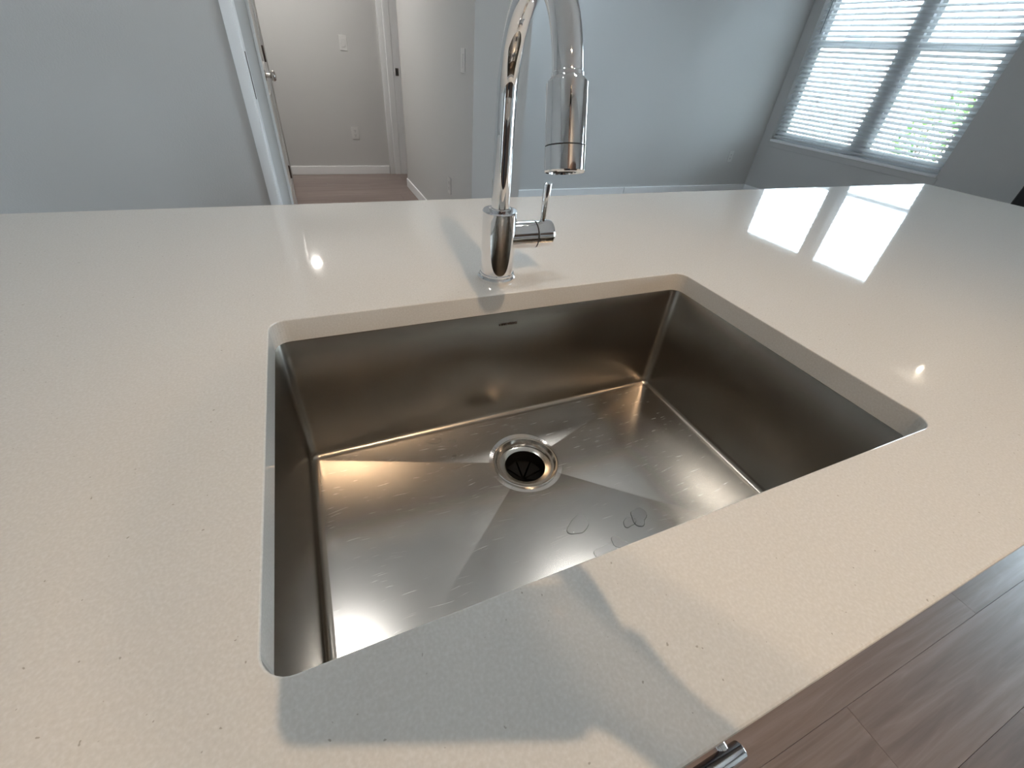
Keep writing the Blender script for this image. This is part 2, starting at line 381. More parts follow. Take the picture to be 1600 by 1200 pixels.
# outlets and switches
def plate(name, loc, n, label, cat, rocker):
    """loc on the wall, n = outward normal"""
    n = Vector(n); s = Vector((0, 0, 1)).cross(n); o = Vector(loc)
    t_ = empty(name, o); tag(t_, label, cat)
    def slab(nm, M, par, w, h, d0, d1, cx=0, cz=0, bev=.0):
        bm = bmesh.new(); bbox(bm, -w / 2, w / 2, -h / 2, h / 2, d0, d1, bev)
        for v in bm.verts: v.co = o + s * (v.co.x + cx) + Vector((0, 0, 1)) * (v.co.y + cz) + n * v.co.z
        return fin(bm, nm, M, par)
    slab('cover_plate', PLASTIC, t_, .074, .118, 0, .006, 0, 0, .002)
    if rocker: slab('rocker', PLASTIC, t_, .033, .066, .006, .009, 0, 0, .001)
    else:
        for cz in (.02, -.02):
            f = slab('receptacle', PLASTIC, t_, .034, .029, .006, .0085, 0, cz, .001)
            for cx in (-.006, .006): slab('slot', SLOT, f, .0025, .009, .0083, .0089, cx, cz + .003)
            slab('ground_hole', SLOT, f, .005, .005, .0083, .0089, 0, cz - .008)
    return t_
plate('light_switch', (.651, YB, 1.165), (0, -1, 0), 'white light switch on the hall end wall', 'switch', True)
plate('wall_outlet', (.656, YB, .405), (0, -1, 0), 'white outlet low on the hall end wall', 'outlet', False)
plate('wall_outlet', (XR, 2.79, .385), (-1, 0, 0), 'white outlet low on the hall side wall beside the pillar', 'outlet', False)
plate('light_switch', (XR, 2.475, 1.155), (-1, 0, 0), 'white switch seen edge-on on the hall side wall', 'switch', True)
plate('wall_outlet', (4.985, YLIV, .41), (0, -1, 0), 'white outlet on the bluish wall near the window corner', 'outlet', False)

# ------------------------------------------------------------------ window, blind
w1_ = empty('window_1', (XW + .13, 2.72, WZ0)); st(w1_, 'double white vinyl window behind the blind', 'window')
fx0, fx1 = XW + .085, XW + .15
def bar(nm, y0, y1, z0, z1, par, x0=fx0, x1=fx1): return box(nm, x0, x1, y0, y1, z0, z1, VINYL, par, .003)
bar('frame_head', WY0, WY1, WZ1 - .05, WZ1, w1_); bar('frame_sill', WY0, WY1, WZ0, WZ0 + .05, w1_)
bar('frame_jamb', WY0, WY0 + .055, WZ0 + .05, WZ1 - .05, w1_); bar('frame_jamb', WY1 - .055, WY1, WZ0 + .05, WZ1 - .05, w1_)
bar('mullion', 2.575, 2.70, WZ0 + .05, WZ1 - .05, w1_, fx0 - .01)
for a, b in ((WY0 + .055, 2.575), (2.70, WY1 - .055)):
    for (z0, z1, dx) in ((WZ0 + .05, 1.565, 0.0), (1.52, WZ1 - .05, .022)):
        X0, X1 = fx0 + .008 + dx, fx0 + .036 + dx
        bm = bmesh.new(); w_ = .042
        bbox(bm, X0, X1, a, b, z0, z0 + w_, .002); bbox(bm, X0, X1, a, b, z1 - w_, z1, .002)
        bbox(bm, X0, X1, a, a + w_, z0 + w_, z1 - w_, .002); bbox(bm, X0, X1, b - w_, b, z0 + w_, z1 - w_, .002)
        sash = fin(bm, 'sash', VINYL, w1_, None, 35)
        box('pane', X0 + .011, X0 + .015, a + w_ - .004, b - w_ + .004, z0 + w_ - .004, z1 - w_ + .004, GLASS, sash)
box('sill_board', XW - .012, XW + .085, WY0 - .0, WY1 + .0, WZ0 - .018, WZ0 + .006, TRIM, w1_, .003)
box('apron', XW - .006, XW + .001, WY0 - .02, WY1 + .02, WZ0 - .075, WZ0 - .018, WALL, w1_, .002)

bl = empty('window_blind', (XW + .04, 2.72, WZ0 + .01)); tag(bl, 'white horizontal slat blind half open across the window', 'blind')
BX = XW + .040
box('head_rail', BX - .028, BX + .028, WY0 + .012, WY1 - .012, WZ1 - .055, WZ1 - .005, SLAT, bl, .003)
box('valance', BX - .036, BX - .029, WY0 + .006, WY1 - .006, WZ1 - .075, WZ1 - .002, SLAT, bl, .002)
bm = bmesh.new(); bbox(bm, BX - .026, BX + .026, WY0 + .012, WY1 - .012, WZ0 + .026, WZ0 + .046, .004, 2); fin(bm, 'bottom_rail', SLAT, bl, None, 35)
# one slat mesh, tilted about its length, shared by all slats
bm = bmesh.new(); prof = []
for k in range(7):
    s = -1 + 2 * k / 6; prof.append((s * .025, .0022 * (1 - s * s)))
sec = [(x, z + .0014) for x, z in prof] + [(x, z - .0014) for x, z in prof[::-1]]
tl = R(29)
sec = [(x * math.cos(tl) - z * math.sin(tl), x * math.sin(tl) + z * math.cos(tl)) for x, z in sec]
rings(bm, [[Vector((x, yy, z)) for x, z in sec] for yy in (-.913, .913)])
slat_me = bpy.data.meshes.new('slat'); bmesh.ops.recalc_face_normals(bm, faces=bm.faces[:]); bm.to_mesh(slat_me); bm.free(); slat_me.materials.append(SLAT)
for p in slat_me.polygons: p.use_smooth = True
slat_me.set_sharp_from_angle(angle=R(40))
zs = WZ0 + .078
while zs < WZ1 - .075:
    s = bpy.data.objects.new('slat', slat_me); COL.objects.link(s); s.parent = bl
    s.location = Vector((BX, 2.72, zs)) - ORG[bl]; zs += .0435
for yy in (3.262, 2.972, 2.333, 2.044):
    bm = bmesh.new()
    for dx in (-.0262, .0262):
        lathe(bm, (BX + dx, yy, WZ0 + .04), (0, 0, 1), [(.0011, 0), (.0011, WZ1 - .06 - WZ0 - .03)], 6)
    fin(bm, 'ladder_cord', CORD, bl)
bm = bmesh.new(); lathe(bm, (BX - .042, 3.56, 1.63), (0, 0, 1), [(.004, 0), (.005, .02), (.004, .04), (.004, .68)], 10); fin(bm, 'tilt_wand', mat('clear_wand', (.25, .27, .28), .3), bl, None, 40)

# glazed patio door in the window wall beside the kitchen
d3 = empty('door_3', (XW + .08, -1.25, 0)); st(d3, 'white framed glass patio door beside the kitchen', 'door')
for nm, y0, y1, z0, z1 in (('frame_jamb', -2.40, -2.35, 0, 2.08), ('frame_jamb', -.15, -.10, 0, 2.08), ('frame_head', -2.35, -.15, 2.03, 2.08), ('threshold', -2.35, -.15, 0, .04)):
    box(nm, XW + .03, XW + .13, y0, y1, z0, z1, VINYL, d3, .003)
for y0, y1, dx in ((-2.35, -1.23, 0), (-1.27, -.15, .04)):
    bm = bmesh.new(); X0, X1 = XW + .045 + dx, XW + .08 + dx
    bbox(bm, X0, X1, y0, y0 + .075, .04, 2.03); bbox(bm, X0, X1, y1 - .075, y1, .04, 2.03); bbox(bm, X0, X1, y0 + .075, y1 - .075, .04, .14); bbox(bm, X0, X1, y0 + .075, y1 - .075, 1.955, 2.03)
    sh_ = fin(bm, 'door_panel', VINYL, d3); box('pane', X0 + .014, X0 + .018, y0 + .07, y1 - .07, .135, 1.96, GLASS, sh_)

# ------------------------------------------------------------------ island
SX0, SX1, SY0, SY1 = 0.0, .70, -.438, 0.0
CX0, CX1, CY0, CY1 = -1.25, 2.507, -.563, .529
M8 = 8
inner = lambda off, z: rrect(SX0 - off, SX1 + off, SY0 - off, SY1 + off, .020 + off, z, M8)
def outer(off, z):
    out = []
    X0, X1, Y0, Y1 = CX0 + off, CX1 - off, CY0 + off, CY1 - off
    for (cx, cy, d0, d1_) in ((X1, Y1, (0, -1), (-1, 0)), (X0, Y1, (1, 0), (0, -1)), (X0, Y0, (0, 1), (1, 0)), (X1, Y0, (-1, 0), (0, 1))):
        for k in range(M8 + 1):
            s = (k - M8 / 2) / (M8 / 2); d = d0 if s < 0 else d1_
            out.append(Vector((cx + d[0] * abs(s) * .02, cy + d[1] * abs(s) * .02, z)))
    return out
TH = .033
bm = bmesh.new()
rs = [outer(0, CT - TH), outer(0, CT - .002), outer(.0006, CT - .0006), outer(.002, CT), inner(.0014, CT), inner(.0004, CT - .0004), inner(0, CT - .0014), inner(0, CT - TH)]
rings(bm, rs + [rs[0]], False, False)
bmesh.ops.remove_doubles(bm, verts=bm.verts, dist=1e-6)
ct = fin(bm, 'island_countertop', QUARTZ, None, (.6, 0, CT - TH))
tag(ct, 'long white speckled quartz island countertop with the sink cutout', 'countertop')

# island cabinets under the counter
def cabinet(name, x0, x1, label, pull, yf=-.538, yb=.23, top=CT - TH, hole=False):
    c = empty(name, ((x0 + x1) / 2, (yf + yb) / 2, 0)); tag(c, label, 'cabinet', 'island base cabinets')
    bm = bmesh.new(); g = .001
    bbox(bm, x0 + g, x0 + .02, yf + .02, yb, .1, top); bbox(bm, x1 - .02, x1 - g, yf + .02, yb, .1, top)
    bbox(bm, x0 + g, x1 - g, yb - .02, yb, .1, top); bbox(bm, x0 + g, x1 - g, yf + .02, yb, .1, .12)
    fin(bm, 'carcass', BROWN, c)
    box('toe_kick', x0, x1, yf + .07, yf + .085, 0, .1, BROWN, c)
    mid = (x0 + x1) / 2; ds = []
    for a, b in ((x0, mid), (mid, x1)):
        bm = bmesh.new(); bbox(bm, a + .002, b - .002, yf, yf + .019, .105, top - .012, .002); ds.append(fin(bm, 'cabinet_door', BROWN, c, None, 35))
    if pull:
        zz = CT - .062; yy = -.5705; e = .281
        hd = turned('pull_bar', (e, yy, zz), (-1, 0, 0), [(.0055, 0), (.006, .0006), (.006, .1994), (.0055, .20)], CHROME, ds[0], 24)
        for xx in (e - .012, e - .18):
            turned('pull_post', (xx, yf, zz), (0, -1, 0), [(.0045, 0), (.0045, .0335)], CHROME, hd, 16)
    return c
cabinet('island_cabinet', -.08, .78, 'brown sink cabinet under the bowl with a chrome bar pull', True)
cabinet('island_cabinet', -.94, -.08, 'brown island cabinet left of the sink cabinet', False)
cabinet('island_cabinet', .78, 1.62, 'brown island cabinet right of the sink cabinet', False)
cabinet('island_cabinet', 1.62, 2.46, 'brown island cabinet at the right end of the island', False)

# ------------------------------------------------------------------ sink
sk = empty('kitchen_sink', (.35, -.22, CT - .30)); tag(sk, 'large rectangular brushed stainless steel undermount sink', 'sink')
ZF = CT - .262; AP = Vector((.347, -.120)); DEP = .015; RD = .0575
def ring_in(ins, z, r): return rrect(SX0 - .0015 + ins, SX1 + .0015 - ins, SY0 - .0015 + ins, SY1 + .0015 - ins, r, z, M8)
bm = bmesh.new(); RF = .012; RV = .017
rs = [rrect(SX0 - .03, SX1 + .03, SY0 - .03, SY1 + .03, .02, CT - TH - .0015, M8), ring_in(-.001, CT - TH - .0015, RV + .001), ring_in(0, CT - TH - .003, RV)]
for k in range(7):
    a = R(90 * k / 6); rs.append(ring_in(RF * (1 - math.cos(a)), ZF + RF * (1 - math.sin(a)), RV - (RV - .005) * (1 - math.cos(a))))
rings(bm, rs, False, False)
# outer shell so that the bowl has thickness
rs2 = [rrect(SX0 - .03, SX1 + .03, SY0 - .03, SY1 + .03, .02, CT - TH - .0035, M8), ring_in(-.003, CT - TH - .0035, RV + .003), ring_in(-.003, ZF - .012, RV)]
def sub(r):
    out = []
    for i, p in enumerate(r):
        q = r[(i + 1) % len(r)]; ns = max(1, int((q - p).length / .02)); out += [p.lerp(q, j / ns) for j in range(ns)]
    return out
rings(bm, rs2, False, False); rs2 = [sub(rs2[-1])]
rs2.append([Vector((AP.x + .047 * (p - Vector((AP.x, AP.y, p.z))).normalized().x, AP.y + .047 * (p - Vector((AP.x, AP.y, p.z))).normalized().y, ZF - .014)) for p in rs2[-1]])
rings(bm, rs2, False, False)
bowl = fin(bm, 'bowl', STEEL, sk, None, 50)
x0f, x1f, y0f, y1f = SX0 - .0015 + RF, SX1 + .0015 - RF, SY0 - .0015 + RF, SY1 + .0015 - RF
def gauge(p):
    dx, dy = p.x - AP.x, p.y - AP.y
    return max(dx / (x1f - AP.x), dx / (x0f - AP.x), dy / (y1f - AP.y), dy / (y0f - AP.y))
def floor_z(x, y): return ZF - DEP * (1 - gauge(Vector((x, y, 0))))
per0 = ring_in(RF, ZF, .005); per = []
for i, p in enumerate(per0):
    q = per0[(i + 1) % len(per0)]; ns = max(1, int((q - p).length / .02))
    per += [p.lerp(q, j / ns) for j in range(ns)]
# keep perimeter on the gauge surface, add drain ring
bm = bmesh.new()
P0 = [Vector((p.x, p.y, ZF)) for p in per]
dr = []
for p in per:
    d = Vector((p.x - AP.x, p.y - AP.y)); d.normalize(); q = Vector((AP.x + d.x * .066, AP.y + d.y * .066, 0)); q.z = floor_z(q.x, q.y); dr.append(q)
dr2 = [Vector((AP.x + (q.x - AP.x) / .066 * .0565, AP.y + (q.y - AP.y) / .066 * .0565, ZF - DEP * .78)) for q in dr]
rings(bm, [P0, dr, dr2], False, False)
flo = fin(bm, 'bowl_floor', STEELF, sk); flo['label'] = 'scratched steel bowl floor with four creases to the drain'
zd = floor_z(AP.x + .03, AP.y)
fz = ZF - DEP * .78
fo = Vector((AP.x, AP.y, fz))
fg = turned('drain_flange', fo, (0, 0, 1), [(.0575, -.010), (.0585, .0028), (.0570, .0036), (.0545, .0030), (.0500, -.0045), (.0475, -.0075), (.0375, -.0095), (.0365, -.010), (.0352, -.013)], POLISH, sk, 64, 17, False, False)
turned('drain_sleeve', fo, (0, 0, 1), [(.0356, -.0105), (.0345, -.0125), (.0345, -.06), (.001, -.06)], RUBBER, fg, 48, 40, False, False)
bm = bmesh.new()
for k in range(8):
    a0, a1 = R(45 * k + 2), R(45 * k + 43)
    pts = [fo + Vector((.005 * math.cos((a0 + a1) / 2), .005 * math.sin((a0 + a1) / 2), -.046))]
    arc = [fo + Vector((.0345 * math.cos(a0 + (a1 - a0) * i / 5), .0345 * math.sin(a0 + (a1 - a0) * i / 5), -.035)) for i in range(6)]
    vs_ = [bm.verts.new(p) for p in pts + arc]; bm.faces.new(vs_)
fin(bm, 'splash_guard', RUBBER, fg)
bm = bmesh.new()
for k, w_ in enumerate((.0022, .003, .0026, .0022, .003, .0024, .0022, .003)):
    xx = .330 + k * .0042; bbox(bm, xx, xx + w_, -.0002, .0013, CT - .058, CT - .0545)
fin(bm, 'stamped_mark', DARKMETAL, bowl)

# water left in the bowl
def puddle(cx, cy, a, b, rot, label, seed):
    rnd = random.Random(seed); n = 28; ph = [rnd.uniform(0, 6.28) for _ in range(4)]
    def rim(s, h):
        out = []
        for k in range(n):
            t_ = 2 * math.pi * k / n
            q = s * (1 + .14 * math.sin(2 * t_ + ph[0]) + .10 * math.sin(3 * t_ + ph[1]) + .05 * math.sin(5 * t_ + ph[2]))
            x_, y_ = a * q * math.cos(t_), b * q * math.sin(t_)
            X = cx + x_ * math.cos(rot) - y_ * math.sin(rot); Y = cy + x_ * math.sin(rot) + y_ * math.cos(rot)
            out.append(Vector((X, Y, floor_z(X, Y) + h)))
        return out
    bm = bmesh.new(); rings(bm, [rim(1, .00005), rim(.97, .0007), rim(.90, .0011), rim(.75, .0013), rim(.4, .0013)])
    tag(fin(bm, 'water_puddle', WATER, None, (cx, cy, floor_z(cx, cy)), 60), label, 'water', 'water drops on the sink floor')
puddle(.370, -.268, .020, .015, .3, 'round clear water puddle on the sink floor in front of the drain', 1)
puddle(.470, -.290, .013, .018, -.5, 'upright oval water puddle nearest the right end of the sink', 2)
puddle(.449, -.293, .011, .009, .2, 'small water spot touching the upright oval puddle', 3)
puddle(.383, -.324, .017, .012, .1, 'water puddle half hidden by the front counter edge', 4)
puddle(.412, -.318, .010, .012, .4, 'small water drop beside the half hidden puddle', 5)
puddle(.205, -.026, .016, .006, -.2, 'thin water streak along the back edge of the sink floor', 6)
puddle(.236, -.036, .007, .005, .1, 'tiny water drop right of the thin water streak', 7)
puddle(.229, -.070, .005, .004, .5, 'tiny water drop left of the drain', 8)

# ------------------------------------------------------------------ faucet
fb = Vector((.345, .060, CT))
fa = empty('kitchen_faucet', fb); tag(fa, 'polished chrome gooseneck pull-down faucet behind the sink', 'faucet')
turned('base_flange', fb, (0, 0, 1), [(.031, 0), (.0315, .002), (.0315, .006), (.0295, .009), (.0285, .0095), (.0285, .0125), (.027, .0135)], CHROME, fa, 64, 17)
turned('body', fb, (0, 0, 1), [(.0268, .0125), (.0268, .1095), (.0258, .1115), (.0150, .1118)], CHROME, fa, 64, 17)
PHI, H0, RA, THT = -1.713, .255, .109, 2.828
e_ = Vector((math.cos(PHI), math.sin(PHI), 0)); zz_ = Vector((0, 0, 1))
pts = [fb + zz_ * (.1105 + (H0 - .1105) * k / 8) for k in range(9)]
for k in range(1, 41):
    a = THT * k / 40; pts.append(fb + zz_ * H0 + e_ * RA * (1 - math.cos(a)) + zz_ * RA * math.sin(a))
tan = e_ * math.sin(THT) + zz_ * math.cos(THT)
pe = pts[-1]; pts.append(pe + tan * .006)
bm = bmesh.new(); tube(bm, pts, .0140, 40); fin(bm, 'gooseneck_tube', CHROME, fa, None, 40)
turned('neck_ring', fb + zz_ * .1115, (0, 0, 1), [(.0175, 0), (.0175, .0025), (.0160, .0035), (.0142, .0036)], CHROME, fa, 48, 30)
hd = turned('spray_head', pe, tan, [(.0138, -.004), (.0147, -.003), (.0150, .000), (.0186, .0035), (.0193, .0045), (.0193, .052), (.0193, .0545)], CHROME, fa, 64, 17)
turned('head_groove', pe, tan, [(.0187, .0545), (.0187, .0557)], GROOVE, hd, 48, 30)
tip = turned('spray_tip', pe, tan, [(.0195, .0557), (.0197, .076), (.0190, .0775), (.0150, .0778), (.0145, .0760)], CHROME, hd, 64, 17)
turned('aerator', pe, tan, [(.0144, .0745), (.0144, .0762), (.001, .0762)], GROOVE, tip, 32, 30)
for k in range(10):
    a = 2 * math.pi * k / 10; u, w, _ = frame_of(tan)
    turned('nozzle', pe + (u * math.cos(a) + w * math.sin(a)) * .0105 + tan * .076, tan, [(.0012, 0), (.0009, .0015)], mat('grey_nozzle', (.25, .25, .25), .6) if k == 0 else bpy.data.materials['grey_nozzle'], tip, 8)
hz = CT + .070
hub = turned('handle_hub', (fb.x + .010, fb.y, hz), (1, 0, 0), [(.0215, 0), (.0215, .0505)], CHROME, fa, 64, 17)
turned('hub_groove', (fb.x + .0605, fb.y, hz), (1, 0, 0), [(.0200, 0), (.0200, .0025)], GROOVE, hub, 48, 30)
cap = turned('handle_cap', (fb.x + .063, fb.y, hz), (1, 0, 0), [(.0213, 0), (.0218, .0008), (.0218, .026), (.0208, .0285), (.012, .0295)], CHROME, fa, 64, 17)
turned('lever', (fb.x + .076, fb.y, hz + .019), (.03, 0, 1), [(.0044, 0), (.0050, .01), (.0068, .058), (.0066, .0595), (.0058, .0602)], CHROME, cap, 32, 35)

# ------------------------------------------------------------------ lamps
TRK = mat('white_track', (.75, .75, .74), .4)

tk = empty('ceiling_spotlight', (.30, -1.335, ZC)); tag(tk, 'white ceiling spotlight aimed at the island front', 'lamp')
turned('ceiling_plate', (.30, -1.335, ZC), (0, 0, -1), [(.055, 0), (.055, .014), (.048, .02), (.01, .022)], TRK, tk, 32, 30)
BAFFLE = mat('black_baffle', (.02, .02, .02), .7)
for xx, lum, aim in ((.30, TRACK_A, (.50, -.50, CT)),):
    b0 = Vector((xx, -1.335, ZC - .12)); dv = (Vector(aim) - b0).normalized()
    hd_ = turned('lamp_head', b0 - dv * .03, dv, [(.020, 0), (.038, .010), (.0405, .018), (.0405, .1165), (.0385, .1165)], TRK, tk, 28, 30, True, False)
    turned('baffle', b0, dv, [(.0385, .0865), (.0382, -.008), (.001, -.008)], BAFFLE, hd_, 28, 30, False, False)
    turned('bulb_face', b0, dv, [(.016, -.004), (.0158, 0), (.001, .0004)], emit('warm_bulb', (1.0, .72, .47), lum), hd_, 20, 35, True, True)
    turned('swivel_stem', (xx, -1.335, ZC - .03), (0, 0, -1), [(.008, 0), (.008, .08)], TRK, tk, 12)
def can(name, x, y, z, r, M, label):
    c = empty(name, (x, y, z)); tag(c, label, 'lamp')
    turned('trim_ring', (x, y, z), (0, 0, -1), [(r + .022, 0), (r + .020, .005), (r + .004, .008), (r, .002)], TRK, c, 32, 35, False, False)
    turned('diffuser', (x, y, z), (0, 0, -1), [(r, .001), (r * .9, .003), (.001, .004)], M, c, 32, 35, False, True)
can('ceiling_downlight', .38, -2.10, ZC, .040, emit('counter_led', (1.0, .72, .47), TRACK_B), 'small warm downlight in front of the kitchen cabinets')
LED = emit('cool_led', (1, .98, .95), ISLAND_L)
can('ceiling_downlight', -.03, .46, ZC, .07, LED, 'round white ceiling downlight above the left half of the island')
can('ceiling_downlight', 1.14, .53, ZC, .07, LED, 'round white ceiling downlight above the right half of the island')
can('ceiling_downlight', .02, 4.0, ZH, .040, emit('hall_led', (1, .96, .90), HALL_L), 'round white downlight in the hall ceiling')
can('ceiling_downlight', 2.0, 3.05, ZC, .15, emit('living_fill_led', (.70, .87, 1.0), LIVING_FILL), 'wide cool white fill lamp added to brighten the living room wall')  # unseen fill lamp, added to lift the living room wall
dl = empty('pendant_lamp', (5.05, .83, ZC)); tag(dl, 'small white pendant lamp in the dining corner by the window wall', 'lamp')
turned('ceiling_rose', (5.05, .83, ZC), (0, 0, -1), [(.05, 0), (.05, .012), (.01, .02)], TRK, dl, 24)
turned('stem', (5.05, .83, ZC - .02), (0, 0, -1), [(.004, 0), (.004, .05)], TRK, dl, 8)
turned('globe', (5.05, .83, ZC - .07), (0, 0, -1), [(.004, 0), (.012, .006), (.017, .018), (.012, .032), (.003, .038)], emit('dining_bulb', (1, .86, .68), DINE_L), dl, 20)

# ------------------------------------------------------------------ kitchen behind the photographer
def wall_unit(name, x0, x1, z0, z1, depth, label, grp):
    c = empty(name, ((x0 + x1) / 2, YMIN + depth / 2, z0)); tag(c, label, 'cabinet', grp)
    box('carcass', x0 + .001, x1 - .001, YMIN + .002, YMIN + depth - .02, z0, z1, BROWN, c)
    mid = (x0 + x1) / 2
    for a, b, sgn in ((x0, mid, -1), (mid, x1, 1)):
        d = box('cabinet_door', a + .003, b - .003, YMIN + depth - .019, YMIN + depth, z0 + .003 + (.1 if z0 == 0 else 0), z1 - .003, BROWN, c, .002)
        xx = mid + sgn * .04; zz = z0 + .12 if z0 > 1 else z1 - .28
        turned('pull_bar', (xx, YMIN + depth + .03, zz), (0, 0, 1), [(.006, 0), (.006, .16)], CHROME, d, 12)
names = ('far left', 'left of centre', 'right of centre', 'far right')
for k, nm in enumerate(names):
    x0 = -1.5 + k * .9
    wall_unit('base_cabinet', x0, x0 + .9, 0, .877, .60, 'brown base cabinet on the kitchen wall, ' + nm, 'wall run base cabinets')
    wall_unit('wall_cabinet', x0, x0 + .9, 1.42, 2.2, .33, 'brown upper cabinet on the kitchen wall, ' + nm, 'upper kitchen cabinets')
tag(box('worktop', -1.51, 2.11, YMIN + .002, YMIN + .63, .877, CT, GREY_TOP, None, .003), 'pale worktop on the kitchen wall cabinets', 'countertop')

# black range at the end of the room
rg_ = empty('kitchen_range', (5.02, .52, 0)); tag(rg_, 'black appliance past the right end of the island', 'range')
box('range_body', 4.66, 5.39, .10, .938, .05, .90, BLACK, rg_, .004); box('plinth', 4.70, 5.38, .12, .92, 0, .05, BLACK, rg_)
cook = box('cooktop', 4.655, 5.39, .098, .940, .90, .915, BLACK, rg_, .003)
for xx, yy in ((4.85, .30), (4.85, .72), (5.2, .30), (5.2, .72)):
    turned('burner_ring', (xx, yy, .915), (0, 0, 1), [(.085, 0), (.085, .0012), (.078, .0012), (.078, 0)], DARKMETAL, cook, 32, 35, False, False)
dr_ = box('oven_door', 4.632, 4.66, .115, .925, .20, .80, BLACK, rg_, .003)
turned('oven_handle', (4.60, .18, .76), (0, 1, 0), [(.010, 0), (.010, .68)], BLACK, dr_, 12)
for yy in (.22, .82): turned('handle_post', (4.60, yy, .76), (1, 0, 0), [(.007, 0), (.007, .035)], BLACK, dr_, 10)

# ------------------------------------------------------------------ outside the window
CONC = mat('pale_concrete', (.62, .58, .55), .9)
t = noise(CONC, 3, 5, coords(CONC)); base(CONC, ramp(CONC, t.outputs['Fac'], [(.3, (.55, .52, .50)), (.7, (.68, .63, .60))]))
st(box('ground_outside', -30, 60, -30, 50, -.35, -.20, CONC), 'pale sunlit pavement outside the window', 'ground')
LEAF = mat('green_leaf', (.16, .34, .05), .5)
t = noise(LEAF, 14, 2, coords(LEAF)); base(LEAF, ramp(LEAF, t.outputs['Fac'], [(.3, (.03, .10, .012)), (.7, (.10, .22, .025))]))
BARK = mat('bark', (.12, .08, .06), .9)
def shrub(x, y, rx, rz, label, seed, n=1500):
    rnd = random.Random(seed); s = empty('garden_shrub', (x, y, -.20)); tag(s, label, 'shrub', 'shrubs outside the window')
    bm = bmesh.new()
    for _ in range(n):
        a, c, q = rnd.uniform(0, 6.283), rnd.uniform(-1, 1), rnd.uniform(.55, 1) ** .5
        sq = math.sqrt(1 - c * c); p = Vector((x + rx * q * sq * math.cos(a), y + rx * q * sq * math.sin(a), -.20 + rz * (1 + q * c)))
        u = Vector((rnd.gauss(0, 1), rnd.gauss(0, 1), rnd.gauss(0, 1))).normalized(); w = u.orthogonal().normalized(); L = rnd.uniform(.03, .06)
        bm.faces.new([bm.verts.new(p + v) for v in (-u * L, w * L * .45, u * L, -w * L * .45)])
    o = fin(bm, 'foliage', LEAF, s); o['kind'] = 'stuff'
    bm = bmesh.new()
    for k in range(5):
        a = k * 1.257; tube(bm, [(x, y, -.20), (x + .3 * rx * math.cos(a), y + .3 * rx * math.sin(a), -.20 + rz * .7), (x + .6 * rx * math.cos(a), y + .6 * rx * math.sin(a), -.2 + rz * 1.4)], [.02, .014, .008], 8)
    fin(bm, 'stems', BARK, s)
shrub(7.3, 2.78, .47, .76, 'sunlit green shrub outside the lower right of the window', 3)
SIDING = mat('pale_siding', (.70, .62, .58), .8)
BWIN = mat('grey_window_glass', (.30, .34, .38), .15)
hb = empty('house_opposite', (34, 14, -.2)); tag(hb, 'pale house across the pavement outside the window', 'building')
box('house_wall', 32, 38, -4, 34, -.2, 3.6, SIDING, hb)
for yy in (4, 9, 14, 19, 24, 29):
    f_ = box('house_window', 31.94, 32.0, yy, yy + 1.3, .9, 2.4, TRIM, hb); box('window_glass', 31.93, 31.945, yy + .09, yy + 1.21, .99, 2.31, BWIN, f_)
bm = bmesh.new(); A = [Vector(p) for p in ((31.5, -4.5, 3.6), (38.5, -4.5, 3.6), (35, -4.5, 5.2))]; B_ = [p + Vector((0, 39, 0)) for p in A]; rings(bm, [A, B_]); fin(bm, 'house_roof', mat('roof_shingle', (.42, .40, .39), .9), hb)
gl_ = empty('garden_lamp', (9.0, 5.64, -.2)); tag(gl_, 'dark domed garden lamp outside the upper left of the window', 'lamp')
turned('lamp_post', (9.0, 5.64, -.2), (0, 0, 1), [(.05, 0), (.025, .05), (.022, 1.95)], TRIM, gl_, 16)
turned('lamp_dome', (9.0, 5.64, 1.80), (0, 0, 1), [(.17, 0), (.165, .04), (.13, .10), (.07, .135), (.01, .145)], mat('dark_blue_metal', (.05, .07, .10), .5), gl_, 24)

